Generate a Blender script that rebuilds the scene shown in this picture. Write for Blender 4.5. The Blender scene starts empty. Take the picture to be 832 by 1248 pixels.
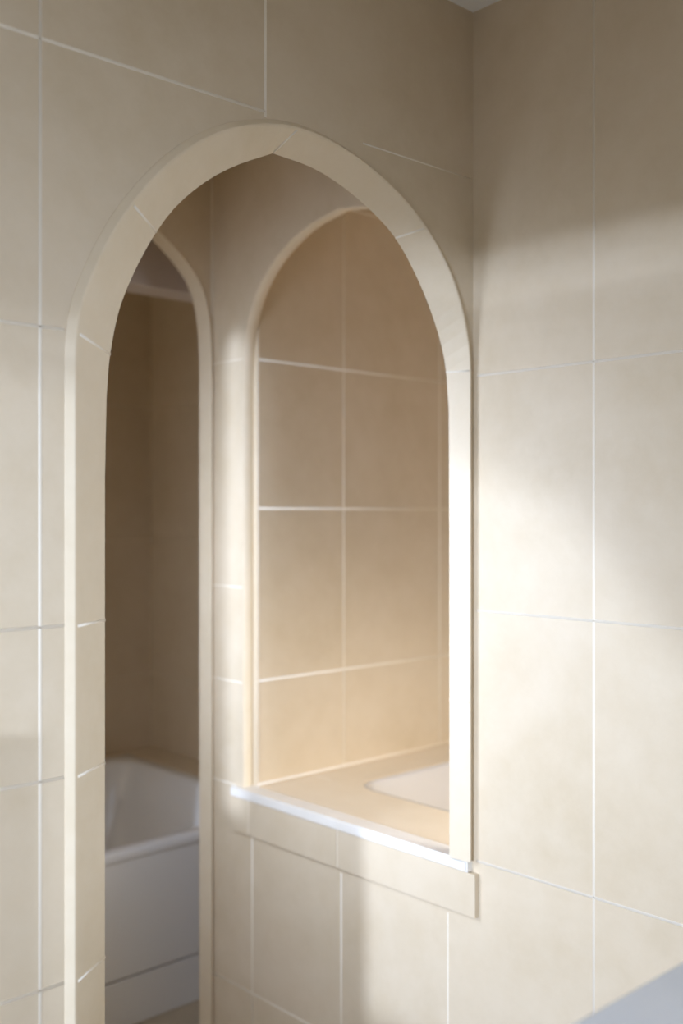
import bpy, bmesh, math
from mathutils import Vector

C = bpy.context.scene.collection
PI = math.pi

# ---------------------------------------------------------------- materials
def lin(c):
    return tuple(((v/255)/12.92 if v/255 <= .04045 else ((v/255+.055)/1.055)**2.4) for v in c) + (1,)

def mat(name, base, var=None, var2=None, rough=.45, scale=2.2, bump=.04, bscale=60, spec=.4, coat=0):
    m = bpy.data.materials.new(name); m.use_nodes = True
    nt = m.node_tree; N = nt.nodes; L = nt.links
    b = N['Principled BSDF']
    b.inputs['Roughness'].default_value = rough
    b.inputs['Specular IOR Level'].default_value = spec
    if coat:
        b.inputs['Coat Weight'].default_value = coat; b.inputs['Coat Roughness'].default_value = .12
    tc = N.new('ShaderNodeTexCoord')
    if var:
        n1 = N.new('ShaderNodeTexNoise'); n1.inputs['Scale'].default_value = scale
        n1.inputs['Detail'].default_value = 6; n1.inputs['Roughness'].default_value = .6
        n1.inputs['Distortion'].default_value = .6
        L.new(tc.outputs['Object'], n1.inputs['Vector'])
        r = N.new('ShaderNodeValToRGB'); e = r.color_ramp.elements
        e[0].position = .32; e[0].color = lin(var)
        e[1].position = .68; e[1].color = lin(base)
        L.new(n1.outputs['Fac'], r.inputs['Fac'])
        n2 = N.new('ShaderNodeTexNoise'); n2.inputs['Scale'].default_value = scale*5
        n2.inputs['Detail'].default_value = 8; n2.inputs['Roughness'].default_value = .7
        L.new(tc.outputs['Object'], n2.inputs['Vector'])
        r2 = N.new('ShaderNodeValToRGB'); e = r2.color_ramp.elements
        e[0].position = .35; e[0].color = (0, 0, 0, 1); e[1].position = .75; e[1].color = (.55, .55, .55, 1)
        L.new(n2.outputs['Fac'], r2.inputs['Fac'])
        mx = N.new('ShaderNodeMixRGB'); mx.inputs['Color2'].default_value = lin(var2 or base)
        L.new(r.outputs['Color'], mx.inputs['Color1']); L.new(r2.outputs['Color'], mx.inputs['Fac'])
        L.new(mx.outputs['Color'], b.inputs['Base Color'])
    else:
        b.inputs['Base Color'].default_value = lin(base)
    if bump:
        n3 = N.new('ShaderNodeTexNoise'); n3.inputs['Scale'].default_value = bscale
        n3.inputs['Detail'].default_value = 5
        L.new(tc.outputs['Object'], n3.inputs['Vector'])
        bp = N.new('ShaderNodeBump'); bp.inputs['Strength'].default_value = bump
        bp.inputs['Distance'].default_value = .01
        L.new(n3.outputs['Fac'], bp.inputs['Height']); L.new(bp.outputs['Normal'], b.inputs['Normal'])
    return m

TILE = mat('limestone_tile', (215, 199, 173), (204, 187, 158), (221, 207, 184), rough=.42)
GROUT = mat('pale_grout', (238, 229, 212), rough=.6, bump=.08, bscale=140)
TRIM = mat('smooth_cut_stone', (225, 209, 182), (217, 201, 172), (229, 216, 193), rough=.45, scale=3)
SILL = mat('polished_sill_stone', (236, 232, 224), (226, 221, 211), (240, 237, 231), rough=.25, scale=3, bump=.02)
ENAMEL = mat('white_enamel', (240, 240, 239), rough=.24, bump=0, spec=.5, coat=.25)
PAINT = mat('white_ceiling_paint', (247, 248, 246), rough=.8, bump=.03, bscale=200)
BULK = mat('grey_mauve_plaster', (228, 217, 209), (222, 211, 203), (230, 220, 213), rough=.8)
DECK = mat('honed_deck_stone', (229, 214, 189), (221, 205, 178), (233, 220, 198), rough=.35, scale=2.5)
TUB2 = mat('bath_acrylic', (206, 203, 199), rough=.22, bump=0, coat=.3)
COUNTER = mat('pale_blue_grey_counter', (238, 242, 246), (218, 225, 233), (228, 233, 239), rough=.3, bump=.01)
FLOOR = mat('floor_tile', (196, 182, 158), (184, 170, 146), (204, 191, 168), rough=.4)
GLASS = None
OUT = mat('window_frame_paint', (235, 233, 228), rough=.5, bump=0)
METAL = mat('brushed_nickel', (190, 188, 184), rough=.25, bump=0)
METAL.node_tree.nodes['Principled BSDF'].inputs['Metallic'].default_value = 1
CAB = mat('cabinet_paint', (214, 208, 196), (208, 201, 188), (218, 213, 202), rough=.5)

# ---------------------------------------------------------------- mesh helpers
def obj(name, bm, mats, parent=None, smooth=False, **tags):
    me = bpy.data.meshes.new(name)
    bmesh.ops.recalc_face_normals(bm, faces=bm.faces)
    bm.to_mesh(me); bm.free()
    for m in (mats if isinstance(mats, (list, tuple)) else [mats]): me.materials.append(m)
    o = bpy.data.objects.new(name, me); C.objects.link(o)
    if smooth:
        for p in me.polygons: p.use_smooth = True
    if parent: o.parent = parent
    for k, v in tags.items(): o[k] = v
    return o

def empty(name, label, cat, loc, group=None):
    o = bpy.data.objects.new(name, None); C.objects.link(o)
    o.location = loc; o['label'] = label; o['category'] = cat
    if group: o['group'] = group
    return o

def box(bm, x0, x1, y0, y1, z0, z1, mi=0, bevel=0, seg=2):
    vs = [bm.verts.new((x, y, z)) for x in (x0, x1) for y in (y0, y1) for z in (z0, z1)]
    F = [(0, 1, 3, 2), (4, 6, 7, 5), (0, 4, 5, 1), (2, 3, 7, 6), (0, 2, 6, 4), (1, 5, 7, 3)]
    fs = [bm.faces.new([vs[i] for i in f]) for f in F]
    for f in fs: f.material_index = mi
    if bevel:
        es = {e for f in fs for e in f.edges}
        r = bmesh.ops.bevel(bm, geom=list(es), offset=bevel, segments=seg, affect='EDGES', profile=.5)
        for f in r['faces']: f.material_index = mi
    return fs

def bead(bm, p0, p1, n, w=.0056, h=.0007, mi=1, sink=.001):
    """a slightly raised, rounded grout line from p0 to p1 on a surface with normal n"""
    p0, p1, n = Vector(p0), Vector(p1), Vector(n).normalized()
    d = (p1-p0).normalized(); s = n.cross(d).normalized()
    prof = [(-w, -sink), (-w*.8, h*.45), (-w*.35, h), (w*.35, h), (w*.8, h*.45), (w, -sink)]
    prof = [(a*.62, b) for a, b in prof]
    A = [bm.verts.new(p0+s*a+n*b) for a, b in prof]
    B = [bm.verts.new(p1+s*a+n*b) for a, b in prof]
    k = len(prof)
    for i in range(k):
        f = bm.faces.new((A[i], A[(i+1) % k], B[(i+1) % k], B[i])); f.material_index = mi; f.smooth = True
    f = bm.faces.new(A); f.material_index = mi
    f = bm.faces.new(B[::-1]); f.material_index = mi

def plate(bm, outer, holes, to3, t, mi=0):
    """a solid plate: outline with holes given in 2D, to3(a, b, depth) maps to space, thickness t"""
    rings = [outer] + holes
    for depth in (0, t):
        edges = []
        for r in rings:
            vs = [bm.verts.new(to3(a, b, depth)) for a, b in r]
            edges += [bm.edges.new((vs[i], vs[(i+1) % len(vs)])) for i in range(len(vs))]
        g = bmesh.ops.triangle_fill(bm, use_beauty=True, use_dissolve=False, edges=edges)
        for f in g['geom']:
            if isinstance(f, bmesh.types.BMFace): f.material_index = mi
    for r in rings:
        n = len(r)
        a0 = [bm.verts.new(to3(a, b, 0)) for a, b in r]; a1 = [bm.verts.new(to3(a, b, t)) for a, b in r]
        for i in range(n):
            f = bm.faces.new((a0[i], a0[(i+1) % n], a1[(i+1) % n], a1[i])); f.material_index = mi
    bmesh.ops.remove_doubles(bm, verts=bm.verts, dist=1e-5)

def catmull(P, sub=8):
    out = []
    P = [Vector(p) for p in P]
    for i in range(len(P)-1):
        p0 = P[i-1] if i else P[i]*2-P[i+1]
        p1, p2 = P[i], P[i+1]
        p3 = P[i+2] if i+2 < len(P) else P[i+1]*2-P[i]
        for k in range(sub):
            t = k/sub
            out.append(.5*((2*p1)+(p2-p0)*t+(2*p0-5*p1+4*p2-p3)*t*t+(3*p1-p0-3*p2+p3)*t**3))
    out.append(P[-1])
    return out

def resample(P, n):
    L = [0]
    for i in range(1, len(P)): L.append(L[-1]+(P[i]-P[i-1]).length)
    out = []; j = 0
    for k in range(n):
        t = L[-1]*k/(n-1)
        while j < len(P)-2 and L[j+1] < t: j += 1
        s = (t-L[j])/max(L[j+1]-L[j], 1e-9)
        out.append(P[j].lerp(P[j+1], min(1, max(0, s))))
    return out

# ---------------------------------------------------------------- dimensions (metres)
H = 2.659           # ceiling
XB = 1.80           # face of the right-hand wall
YA = 1.51           # face of the arched partition
YA2 = 1.56
YD, YD2 = 2.49, 2.545   # second arched partition
YE = 2.33           # tiled wall at the end of the bath alcove
SZ = .778           # sill top
XW = -.35           # inner face of the window wall

# arch of the near partition: (x, z) of the front outline and the back edge
front = [(.8065, 1.79), (.8085, 1.83), (.818, 1.885), (.842, 1.945), (.8735, 2.007), (.9128, 2.066), (.9665, 2.130),
         (1.0308, 2.188), (1.109, 2.237), (1.2, 2.270), (1.2845, 2.283), (1.372, 2.276), (1.4746, 2.249),
         (1.5694, 2.207), (1.6445, 2.155), (1.7055, 2.092), (1.748, 2.024), (1.774, 1.955), (1.787, 1.885), (1.788, 1.80)]
back = [(.908, 1.74), (.9145, 1.812), (.931, 1.888), (.954, 1.945), (.979, 1.993), (1.0051, 2.036), (1.047, 2.09),
        (1.109, 2.146), (1.18, 2.192), (1.2654, 2.234)]
back2 = [(1.2654, 2.234), (1.365, 2.229), (1.4536, 2.207), (1.5353, 2.172), (1.6013, 2.131), (1.666, 2.06),
         (1.722, 1.972), (1.757, 1.886), (1.771, 1.78)]
# the tile joints cross the reveal from a point of the front outline to a point of the back edge;
# both curves are sampled piece by piece between the joints
FJ = [(.8085, 1.837), (.9128, 2.066), (1.2845, 2.283), (1.6445, 2.155), (1.7875, 1.862)]
BJ = [(.9162, 1.815), (1.0051, 2.036), (1.2654, 2.234), (1.6013, 2.131), (1.760, 1.862)]
def pieces(P, pts, n=12):
    P = resample(P, 600); ix = [0]+[min(range(600), key=lambda i: (P[i]-Vector(q)).length) for q in pts]+[599]
    out = []; marks = []
    for a, b in zip(ix[:-1], ix[1:]):
        seg = resample(P[a:b+1], n)
        out += seg if not out else seg[1:]
        marks.append(len(out)-1)
    return out, marks[:-1]
FC, marks = pieces(catmull(front), FJ)
BC, _ = pieces(catmull(back)+catmull(back2)[1:], BJ)
XJ, XJB = .8065, .905                       # left jamb, front and back
low = (0, .4, .805, 1.13, 1.369, 1.6)
F = [Vector((XJ, z)) for z in low] + FC + [Vector((1.788, z)) for z in (1.5, 1.13, SZ)]
B = [Vector((XJB, z)) for z in low] + BC + [Vector((1.773, z)) for z in (1.5, 1.13, SZ)]

# ---------------------------------------------------------------- wall with the near arch
bm = bmesh.new()
outline = [tuple(p) for p in F] + [(XB, SZ), (XB, H), (XW, H), (XW, 0)]
plate(bm, outline, [], lambda a, b, d: (a, YA+.004+d, b), YA2-YA-.006)
n = (0, -1, 0); y = YA+.004
for x in (.33, .765):
    bead(bm, (x, y, 0), (x, y, H), n)
bead(bm, (1.211, y, 2.276), (1.211, y, H), n)
bead(bm, (-.11, y, 0), (-.11, y, H), n)
for z in (.28, .807, 1.131, 1.371, 1.838):
    bead(bm, (XW, y, z), (XJ-.001, y, z), n)
bead(bm, (XW, y, 2.284), (1.211, y, 2.286), n)
bead(bm, (1.46, y, 2.288), (1.797, y, 2.288), n, w=.003, h=.001)
bead(bm, (1.7975, y+.001, 1.93), (1.7975, y+.001, H), n, w=.006)
obj('wall_front', bm, [TILE, GROUT], kind='structure')

# lining of the near arch: rounded nosing, splayed reveal, tile joints
def lining(name, F, B, yf, yb, nose, joints, side=1, lip=.006, mat_=TRIM):
    bm = bmesh.new()
    n = len(F); rings = []
    nose_at = nose if callable(nose) else (lambda x: nose)
    F0 = F; F = []
    for i in range(n):
        a, b = F0[max(0, i-1)], F0[min(n-1, i+1)]
        t = (b-a).normalized(); F.append(F0[i]-Vector((-t.y, t.x))*side*nose_at(F0[i].x))
    for i in range(n):
        a, b = F[max(0, i-1)], F[min(n-1, i+1)]
        nose = nose_at(F0[i].x)
        t = (b-a).normalized(); out = Vector((-t.y, t.x))*side      # away from the opening
        f3 = Vector((F[i].x, yf-.004, F[i].y)); b3 = Vector((B[i].x, yb, B[i].y))
        o3 = Vector((out.x, 0, out.y)); back_dir = (b3-f3).normalized()
        g0 = Vector((F0[i].x, yf, F0[i].y)); ring = [g0+Vector((0, .006, 0)), g0+Vector((0, .001, 0))]
        rr = min(.0035, nose*.4)
        c0 = f3+o3*rr; c1 = f3+back_dir*rr
        ring = [g0+Vector((0, .006, 0)), g0+Vector((0, .0035, 0)), g0-o3*.0008+Vector((0, .0028, 0)), c0]
        for k in range(1, 5):
            s = k/5
            ring.append(c0*(1-s)**2+f3*2*s*(1-s)+c1*s**2)
        ring.append(c1)
        ring += [b3, b3+o3*.02+Vector((0, 0, 0)), b3+o3*.02+Vector((0, .004, 0))]
        rings.append([bm.verts.new(p) for p in ring])
    for i in range(n-1):
        for k in range(len(rings[0])-1):
            f = bm.faces.new((rings[i][k], rings[i][k+1], rings[i+1][k+1], rings[i+1][k])); f.smooth = k in (1, 3, 4, 5, 6, 7)
    def surf(ia, ib, s):
        f = F[ia].lerp(F[min(n-1, ia+1)], 0); b = B[ia]
        return Vector((f.x, yf, f.y)).lerp(Vector((b.x, yb, b.y)), s)
    for (ia, ib) in joints:
        k = 1; prev = None
        for q in range(k+1):
            s = .05+.95*q/k; fi = ia+(ib-ia)*q/k; i0 = int(math.floor(fi)); w = fi-i0; i1 = min(n-1, i0+1)
            f = F[i0].lerp(F[i1], w); b = B[i0].lerp(B[i1], w)
            P = Vector((f.x, yf-.004, f.y)).lerp(Vector((b.x, yb, b.y)), s)
            t = (F[min(n-1, i0+2)]-F[max(0, i0-1)]).normalized()
            d = Vector((b.x-f.x, yb-yf, b.y-f.y)).normalized(); nn = Vector((t.x, 0, t.y)).cross(d)
            if nn.dot(Vector((t.y*side, 0, -t.x*side))) < 0: nn = -nn
            if prev: bead(bm, prev, P+nn*.0003, nn, w=.0042, h=.0010, sink=.002)
            prev = P+nn*.0003
    return obj(name, bm, [mat_, GROUT], kind='structure')

def nearest(Fp, x, z):
    return min(range(len(Fp)), key=lambda i: (Fp[i]-Vector((x, z))).length)
J = [(i, i) for i in (2, 3, 4)]+[(m+len(low), m+len(low)) for m in marks]+[(len(F)-2, len(F)-2)]
lining('trim_1', F, B, YA, YA2, lambda x: .0165-.0095*min(1, max(0, (x-.8)/1.0)), J)

# ---------------------------------------------------------------- right-hand wall with the arched opening to the bath
bm = bmesh.new()
win = [(2.349, SZ-.026), (2.349, 1.4), (2.349, 1.90), (2.345, 1.98), (2.332, 2.06), (2.300, 2.135), (2.250, 2.200), (2.172, 2.256),
       (2.075, 2.297), (1.955, 2.318), (1.845, 2.297), (1.755, 2.243), (1.675, 2.16), (1.612, 2.04), (1.580, 1.90), (1.577, 1.4), (1.577, SZ-.026)]
L_ = catmull(win[2:10], 6); R_ = catmull(win[9:15], 6)
hole = [win[0], win[1]] + [tuple(p) for p in L_] + [tuple(p) for p in R_[1:]] + [win[15], win[16]]
plate(bm, [(-2.2, 0), (YD2, 0), (YD2, H), (-2.2, H)], [hole], lambda a, b, d: (XB+d, a, b), .035)
n = (-1, 0, 0); x = XB
def vb(y, z0, z1, **k): bead(bm, (x, y, z0), (x, y, z1), n, **k)
def hb(z, y0, y1, **k): bead(bm, (x, y0, z), (x, y1, z), n, **k)
for yy in (-1.6, -1.2, -.8, -.4, 0, .41, .81, 1.201): vb(yy, 0, H)
vb(1.588, 0, .64, w=.003, h=.0009)
vb(1.945, 0, .64); vb(2.308, 0, SZ-.03)
for z in (.214, .778, 1.332, 1.851): hb(z, -2.2, 1.503)
hb(.214, 1.503, YD2); hb(.778, 2.38, YD2, w=.003, h=.0008)
for z in (1.07, 1.338): hb(z, 2.352, YD2, w=.003, h=.0008)
hb(1.98, 2.352, YD2, w=.002, h=.0004)
obj('wall_right', bm, [TILE, GROUT], kind='structure')

# rounded nosing around the opening
bm = bmesh.new()
HP = [Vector(p) for p in hole]; nH = len(HP); rings = []
for i in range(nH):
    a, b = HP[max(0, i-1)], HP[min(nH-1, i+1)]
    t = (b-a).normalized(); out = Vector((t.y, -t.x))
    if out.dot(HP[i]-Vector((1.963, 1.5))) < 0: out = -out
    r = []
    for dx, do in ((0.0006, .004), (-.0003, .003), (-.0003, .0015), (.0012, -.0008), (.0345, -.0008), (.036, 0), (.036, .004)):
        q = HP[i]+out*do; r.append(bm.verts.new((XB+dx, q.x, q.y)))
    rings.append(r)
for i in range(nH-1):
    for k in range(6):
        f = bm.faces.new((rings[i][k], rings[i][k+1], rings[i+1][k+1], rings[i+1][k])); f.smooth = True
obj('trim_2', bm, TRIM, kind='structure')

# ---------------------------------------------------------------- alcove end wall
bm = bmesh.new()
box(bm, XB+.036, 3.0, YE, YD2, 0, H)
n = (0, -1, 0)
for xx in (2.168, 2.6, 2.94): bead(bm, (xx, YE, SZ-.03), (xx, YE, H), n)
bead(bm, (XB+.040, YE, SZ-.03), (XB+.040, YE, H), n, w=.004)
for z in (1.074, 1.56, 1.98, 2.47): bead(bm, (XB+.036, YE, z), (2.9, YE, z), n)
bead(bm, (XB+.036, YE, SZ+.004), (2.9, YE, SZ+.004), n, w=.006, h=.003)
obj('wall_alcove_end', bm, [TILE, GROUT], kind='structure')
bm = bmesh.new()
box(bm, 2.9, 3.0, .7, YE, 0, H)
n = (-1, 0, 0)
for yy in (1.2, 1.65, 2.1): bead(bm, (2.9, yy, 0), (2.9, yy, H), n)
for z in (1.074, 1.56, 1.98, 2.47): bead(bm, (2.9, .8, z), (2.9, YE, z), n)
obj('wall_alcove_side', bm, [TILE, GROUT], kind='structure')
bm = bmesh.new()
plate(bm, [(XB+.036, 0), (2.9, 0), (2.9, H), (XB+.036, H)], [[(2.0, .85), (2.75, .85), (2.75, 1.45), (2.0, 1.45)]], lambda a, b, d: (a, .8-d, b), .08)  # hole added out of view to go with the alcove fill lamp
n = (0, 1, 0)
for z in (1.074, 1.56, 1.98, 2.47): bead(bm, (XB+.036, .8, z), (2.9, .8, z), n)
obj('wall_alcove_near', bm, [TILE, GROUT], kind='structure')

# ---------------------------------------------------------------- second arched partition
fr = [(1.27, 2.53), (1.36, 2.49), (1.45, 2.445), (1.535, 2.393), (1.6097, 2.3366), (1.66, 2.2997), (1.7054, 2.2630), (1.7448, 2.2203), (1.771, 2.170), (1.7865, 2.10),
      (1.793, 2.02), (1.795, 1.93), (1.795, 1.84)]
FRr = resample(catmull(fr), 40)
FRl = [Vector((2*1.27-p.x, p.y)) for p in FRr]
D = [Vector((2*1.27-1.795, z)) for z in (0, .8, 1.5)] + FRl[::-1] + FRr[1:] + [Vector((1.795, z)) for z in (1.5, .8, 0)]
DB = [Vector((p.x+(.006 if p.x < 1.27 else -.006), p.y)) for p in D]
bm = bmesh.new()
plate(bm, [tuple(p) for p in D]+[(XB, 0), (XB, H), (.6, H), (.6, 0)], [], lambda a, b, d: (a, YD+.003+d, b), YD2-YD-.005)
n = (0, -1, 0)
bead(bm, (1.797, YD+.003, 2.12), (1.797, YD+.003, H), n, w=.004)
for z in (.28, .807, 1.33, 1.838): bead(bm, (.65, YD+.003, z), (.735, YD+.003, z), n)
obj('wall_middle', bm, [TILE, GROUT], kind='structure')
lining('trim_3', D, DB, YD, YD2, .004, [])

# ---------------------------------------------------------------- bath room beyond
bm = bmesh.new()
box(bm, 2.50, 2.6, YD2, 4.0, 0, H)
n = (-1, 0, 0)
for yy in (2.95, 3.4): bead(bm, (2.5, yy, 0), (2.5, yy, H), n, w=.003, h=.0008)
for z in (.85, 1.43, 2.0): bead(bm, (2.5, YD2, z), (2.5, 3.92, z), n, w=.003, h=.0008)
obj('wall_bath_side', bm, [TILE, GROUT], kind='structure')
bm = bmesh.new()
box(bm, .3, 2.6, 3.92, 4.0, 0, H)
n = (0, -1, 0)
for xx in (.9, 1.35, 1.8, 2.25): bead(bm, (xx, 3.92, 0), (xx, 3.92, H), n, w=.003, h=.0008)
for z in (.85, 1.43, 2.0): bead(bm, (.4, 3.92, z), (2.5, 3.92, z), n, w=.003, h=.0008)
obj('wall_back', bm, [TILE, GROUT], kind='structure')
bm = bmesh.new(); box(bm, .3, .4, YD2, 3.92, 0, H); obj('wall_bath_left', bm, [TILE, GROUT], kind='structure')
bm = bmesh.new(); box(bm, .4, 2.5, 2.78, 2.90, 2.245, H, bevel=.003); obj('trim_4', bm, BULK, kind='structure')

# tiled ledge behind the far tub
bm = bmesh.new()
box(bm, 2.345, 2.5, 2.75, 3.92, .44, .536, bevel=.004)
box(bm, .4, 2.345, 3.845, 3.92, .44, .536, bevel=.004)
obj('trim_5', bm, TILE, kind='structure')

# ---------------------------------------------------------------- bathtubs
def rrect(cx, cy, hx, hy, r, z, seg=10):
    pts = []
    for (sx, sy, a0) in ((1, 1, 0), (-1, 1, 90), (-1, -1, 180), (1, -1, 270)):
        for k in range(seg+1):
            a = math.radians(a0+90*k/seg)
            pts.append((cx+sx*(hx-r)+r*math.cos(a), cy+sy*(hy-r)+r*math.sin(a), z))
    return pts
def loft(bm, rings, close_last=True, smooth=True):
    R = [[bm.verts.new(p) for p in r] for r in rings]
    for a, b in zip(R[:-1], R[1:]):
        n = len(a)
        for i in range(n):
            f = bm.faces.new((a[i], a[(i+1) % n], b[(i+1) % n], b[i])); f.smooth = smooth
    if close_last: bm.faces.new(R[-1])

# far tub: x .60-2.34, y 2.75-3.845, rim .535
tub = empty('bathtub', 'large white panelled bathtub on the floor beyond the inner arch, seen in the dark gap', 'bathtub', (1.47, 3.3, 0))
def loc(pts, o): return [(p[0]-o[0], p[1]-o[1], p[2]-o[2]) for p in pts]
O = (1.47, 3.3, 0)
cx, cy, hx, hy = 1.47, 3.2975, .87, .5475
bm = bmesh.new()
R = [rrect(cx, cy, hx-.004, hy-.004, .012, .50), rrect(cx, cy, hx, hy, .014, .506), rrect(cx, cy, hx, hy, .014, .527), rrect(cx, cy, hx-.006, hy-.006, .016, .535),
     rrect(cx, cy, hx-.045, hy-.045, .11, .536), rrect(cx, cy, hx-.056, hy-.056, .12, .532), rrect(cx, cy, hx-.064, hy-.064, .125, .518),
     rrect(cx, cy, hx-.085, hy-.085, .16, .36), rrect(cx, cy, hx-.115, hy-.115, .2, .20), rrect(cx, cy, hx-.17, hy-.17, .2, .125), rrect(cx, cy, hx-.26, hy-.26, .16, .105)]
loft(bm, [loc(r, O) for r in R]); obj('basin_shell', bm, ENAMEL, tub)
bm = bmesh.new(); box(bm, .605-O[0], 2.335-O[0], 2.754-O[1], 2.772-O[1], .152, .502, bevel=.003); obj('side_panel', bm, ENAMEL, tub)
bm = bmesh.new(); box(bm, .605-O[0], 2.335-O[0], 2.757-O[1], 2.775-O[1], 0, .146, bevel=.003); obj('plinth', bm, ENAMEL, tub)

# near bath: deck with rounded cut-out and tub dropped into it
O = (2.4, 1.6, 0)
tx, ty, thx, thy = 2.43, 1.55, .385, .62
bm = bmesh.new()
rect = [(XB+.0365, .80), (2.9, .80), (2.9, YE), (XB+.0365, YE)]
holep = [(p[0], p[1]) for p in rrect(tx, ty, thx, thy, .09, 0)]
plate(bm, rect, [holep], lambda a, b, d: (a, b, SZ-.002-d), .03)
bead(bm, (2.04, 2.25, SZ-.002), (2.04, 2.25+.07, SZ-.002), (0, 0, 1), w=.003)
obj('trim_6', bm, [DECK, GROUT], kind='structure')
bm = bmesh.new()
box(bm, XB+.0365, XB+.05, .8, YE, 0, SZ-.034)
obj('trim_7', bm, TILE, kind='structure')
R = [rrect(tx, ty, thx-.0015, thy-.0015, .09, SZ-.004), rrect(tx, ty, thx-.010, thy-.010, .085, SZ-.003), rrect(tx, ty, thx-.018, thy-.018, .085, SZ-.012),
     rrect(tx, ty, thx-.03, thy-.03, .10, SZ-.12), rrect(tx, ty, thx-.06, thy-.06, .12, SZ-.32), rrect(tx, ty, thx-.1, thy-.1, .12, SZ-.40), rrect(tx, ty, thx-.16, thy-.16, .12, SZ-.42)]
t2 = empty('bathtub', 'sunken white bath set into the stone deck behind the arched wall opening', 'bathtub', O)
bm = bmesh.new(); loft(bm, [loc(r_, O) for r_ in R]); obj('basin_shell', bm, TUB2, t2)
bm = bmesh.new(); box(bm, tx-.2-O[0], tx+.2-O[0], ty-.42-O[1], ty+.42-O[1], 0, SZ-.4205, bevel=.01); obj('base', bm, CAB, t2)

# sill slab and apron below the opening
bm = bmesh.new()
so_ = [(XB-.020, 1.517), (XB-.0004, 1.517), (XB-.0004, 1.579), (XB+.0360, 1.579), (XB+.0360, 2.347), (XB-.0004, 2.347), (XB-.0004, 2.385), (XB-.020, 2.385)]
lo = [bm.verts.new((a, b, SZ-.0255)) for a, b in so_]; hi = [bm.verts.new((a, b, SZ)) for a, b in so_]
bm.faces.new(lo); bm.faces.new(hi)
for i in range(8): bm.faces.new((lo[i], lo[(i+1) % 8], hi[(i+1) % 8], hi[i]))
bmesh.ops.bevel(bm, geom=[e for e in bm.edges if all(abs(v.co.x-(XB-.02)) < 1e-4 for v in e.verts)], offset=.004, segments=3, affect='EDGES')
obj('stone_sill', bm, SILL, label='thin polished white stone sill slab capping the ledge of the arched opening', category='sill')
bm = bmesh.new()
box(bm, XB-.015, XB-.0004, 1.497, 1.943, .655, SZ-.027, bevel=.0015)
box(bm, XB-.015, XB-.0004, 1.947, 2.306, .655, SZ-.027, bevel=.0015)
box(bm, XB-.015, XB-.0004, 2.310, 2.385, .655, SZ-.027, bevel=.0015)
box(bm, XB-.013, XB-.0006, 1.499, 2.384, .657, SZ-.028, mi=1)
obj('trim_8', bm, [TILE, GROUT], kind='structure')

# ---------------------------------------------------------------- floor and ceiling
bm = bmesh.new()
box(bm, -.41, 3.0, -2.3, 4.0, -.1, 0)
n = (0, 0, 1)
for i in range(8): bead(bm, (-.3+.45*i, -2.3, 0), (-.3+.45*i, 4.0, 0), n)
for i in range(14): bead(bm, (-.41, -2.1+.45*i-.03, 0), (3.0, -2.1+.45*i-.03, 0), n)
obj('floor', bm, [FLOOR, GROUT], kind='structure')
bm = bmesh.new(); box(bm, -.41, 3.0, -2.3, 4.0, H, H+.1); obj('ceiling', bm, PAINT, kind='structure')

# ---------------------------------------------------------------- walls behind the camera, with windows
W0, W1, WB, WT = -.9, 1.20, .6, 2.42
slit = [(1.90, .87), (2.025, .87), (2.025, 2.14), (2.01, 2.20), (1.965, 2.24), (1.915, 2.20), (1.90, 2.14)]
bm = bmesh.new()
plate(bm, [(-2.3, 0), (YA, 0), (YA, H), (-2.3, H)], [[(W0, WB), (W1, WB), (W1, 1.97), (1.07, 2.03), (.93, 2.22), (.86, WT), (W0, WT)]], lambda a, b, d: (XW-d, a, b), .06)
obj('wall_left', bm, [TILE, GROUT], kind='structure')
bm = bmesh.new()
plate(bm, [(YA2, 0), (YD2, 0), (YD2, H), (YA2, H)], [slit], lambda a, b, d: (.65-d, a, b), .05)
obj('wall_passage_left', bm, [TILE, GROUT], kind='structure')
bm = bmesh.new()
plate(bm, [(-.41, 0), (1.836, 0), (1.836, H), (-.41, H)], [[(.1, .9), (1.4, .9), (1.4, 2.1), (.1, 2.1)]], lambda a, b, d: (a, -2.2-d, b), .1)
obj('wall_rear', bm, [TILE, GROUT], kind='structure')
# unseen half-height pier added to shade the lower partition left of the arch
bm = bmesh.new()
box(bm, XW+.001, .45, 1.40, YA+.003, 0, 1.25, bevel=.003)
bead(bm, (XW, 1.40, .807), (.45, 1.40, .807), (0, -1, 0))
obj('shade_pier', bm, [TILE, GROUT], kind='structure')
# window frames
bm = bmesh.new()
for yy, zt in ((W0+.012, WT), (W1-.012, 1.96)): box(bm, XW-.05, XW-.02, yy-.0119, yy+.0119, WB, zt)
for zz, y1 in ((WB+.012, W1-.024), (WT-.012, .85)): box(bm, XW-.05, XW-.02, W0+.024, y1, zz-.0119, zz+.0119)
# unseen slats added to thin the sun in the upper window, arched below
def shade_slat_edge(y):
    if y < .24: return 1.62
    return 1.62+.33*math.sin(min(1, (y-.24)/.45)*PI/2) if y < .69 else 1.95-.04*(y-.69)
k = 0
while 1.62+.04*k < WT-.05:
    z = 1.62+.04*k; k += 1
    ys = [W0+.024+(W1-W0-.048)*i/80 for i in range(81)]
    runs = []; cur = None
    for y in ys:
        ok = shade_slat_edge(y) <= z
        if ok and cur is None: cur = y
        if (not ok or y == ys[-1]) and cur is not None:
            if y-cur > .03: runs.append((cur, y))
            cur = None
    for (a_, b_) in runs: box(bm, XW-.045, XW-.025, a_, b_, z-.0098, z+.0098)
obj('window_1', bm, OUT, kind='structure')
bm = bmesh.new()
for xx in (.12, .75, 1.38): box(bm, xx-.02, xx+.02, -2.27, -2.23, .9, 2.1)
for zz in (.92, 2.08): box(bm, .1, 1.4, -2.268, -2.232, zz-.02, zz+.02)
obj('window_2', bm, OUT, kind='structure')

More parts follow.
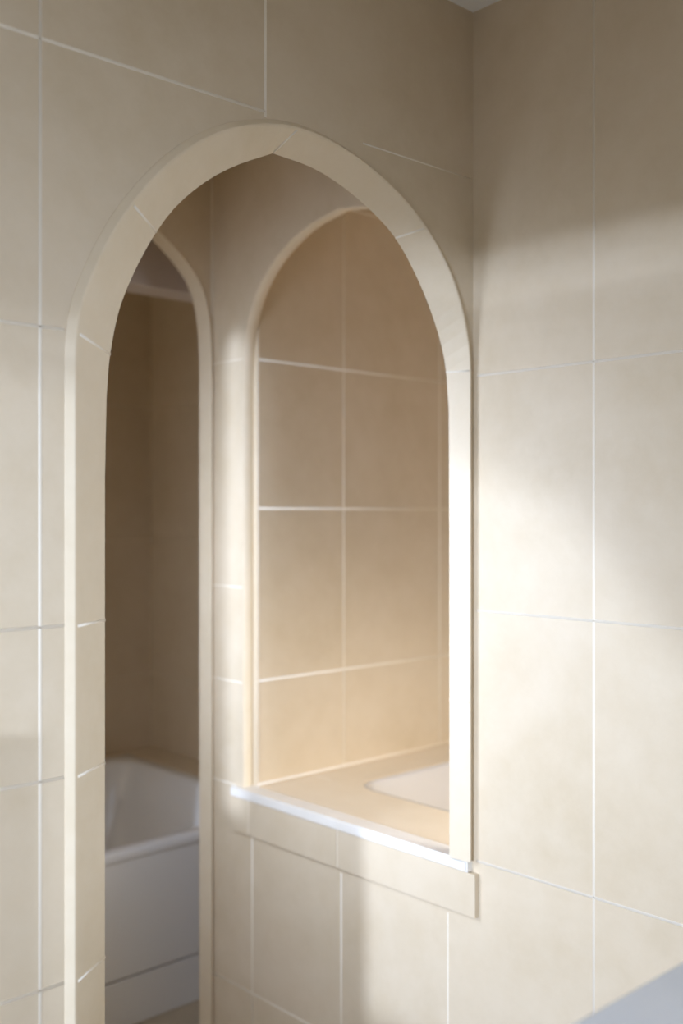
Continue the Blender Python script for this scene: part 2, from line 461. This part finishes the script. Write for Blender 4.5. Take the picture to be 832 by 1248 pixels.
# ---------------------------------------------------------------- washstand in the near corner
ws = empty('washstand', 'pale blue-grey washstand counter edge, out of focus, against the bright tiled wall', 'washstand', (1.4, .5, 0))
O = Vector((1.4, .5, 0))
bm = bmesh.new(); box(bm, .93-1.4, 1.795-1.4, .12-.5, .663-.5, .96, 1.0, bevel=.006, seg=3); obj('countertop', bm, COUNTER, ws)
bm = bmesh.new(); box(bm, .96-1.4, 1.79-1.4, .14-.5, .63-.5, .08, .96, bevel=.003); obj('body', bm, CAB, ws)
bm = bmesh.new(); box(bm, 1.0-1.4, 1.78-1.4, .17-.5, .59-.5, 0, .08); obj('plinth', bm, CAB, ws)

# ---------------------------------------------------------------- light
def area(name, loc, rot, sx, sy, power, color, spread=PI):
    l = bpy.data.lights.new(name, 'AREA'); l.shape = 'RECTANGLE'; l.size = sx; l.size_y = sy
    l.energy = power; l.color = color; l.spread = spread
    o = bpy.data.objects.new(name, l); C.objects.link(o); o.location = loc; o.rotation_euler = rot
    return o
sun = bpy.data.lights.new('sun', 'SUN'); sun.energy = 2.68; sun.angle = math.radians(3.3); sun.color = (.64, .76, 1.0)
so = bpy.data.objects.new('sun', sun); C.objects.link(so)
d = Vector((1, .355, -.146))
so.rotation_euler = d.to_track_quat('-Z', 'Y').to_euler()
COOL = (.70, .80, 1.0)
# daylight at the left window, plus unseen fill lamps added to brighten
def aimed_area(name, loc, d, sx, sy, power, color=COOL, spread=180):
    o = area(name, loc, (0, 0, 0), sx, sy, power, color, math.radians(spread))
    o.rotation_euler = Vector(d).to_track_quat('-Z', 'Y').to_euler()
aimed_area('window_daylight', (XW+.01, .15, 1.2), (1, .1, -.4), 1.9, 1.2, 13, COOL, 130)
aimed_area('rear_fill', (.75, -2.15, 1.5), (-.14, 1, -.03), 1.2, .9, 6.8, COOL, 46)  # added fill that brightens the face of the arched partition
aimed_area('passage_fill', (.67, 2.0, 1.3), (1, 0, -.2), .5, 1.1, 13, COOL, 105)  # fill lamp added inside the passage, wider than the slit
aimed_area('alcove_fill', (2.375, .83, 1.15), (-.4, 1, -.8), .7, .55, 6.6, (1, .90, .79), 100)  # warm fill added to lift the alcove end wall and deck
aimed_area('bath_fill', (.45, 3.3, 1.7), (1, 0, -.1), .7, .6, 1.4, (1, .88, .72))  # dim warm lamp added for the far bath room; its wall is solid

w = bpy.data.worlds.new('sky'); bpy.context.scene.world = w; w.use_nodes = True
bg = w.node_tree.nodes['Background']; sky = w.node_tree.nodes.new('ShaderNodeTexSky')
sky.sky_type = 'HOSEK_WILKIE' if False else 'NISHITA'; sky.sun_disc = False
sky.sun_elevation = math.radians(20); sky.sun_rotation = math.radians(90)
w.node_tree.links.new(sky.outputs['Color'], bg.inputs['Color']); bg.inputs['Strength'].default_value = .12

# ---------------------------------------------------------------- camera
cam = bpy.data.cameras.new('camera'); co = bpy.data.objects.new('camera', cam); C.objects.link(co)
co.location = (0, 0, 1.55)
fw = Vector((.6794, .7337, 0))
co.rotation_euler = fw.to_track_quat('-Z', 'Y').to_euler()
cam.sensor_width = 36; cam.lens = 1281/1248*36; cam.clip_start = .02
cam.dof.use_dof = True; cam.dof.focus_distance = 1.95; cam.dof.aperture_fstop = 1.7
s = bpy.context.scene
s.camera = co
s.view_settings.view_transform = 'Standard'; s.view_settings.look = 'None'; s.view_settings.gamma = 1
s.view_settings.exposure = 0.05; s.view_settings.use_curve_mapping = False
s.cycles.use_denoising = True
s.cycles.max_bounces = 12; s.cycles.diffuse_bounces = 10; s.cycles.sample_clamp_indirect = 6
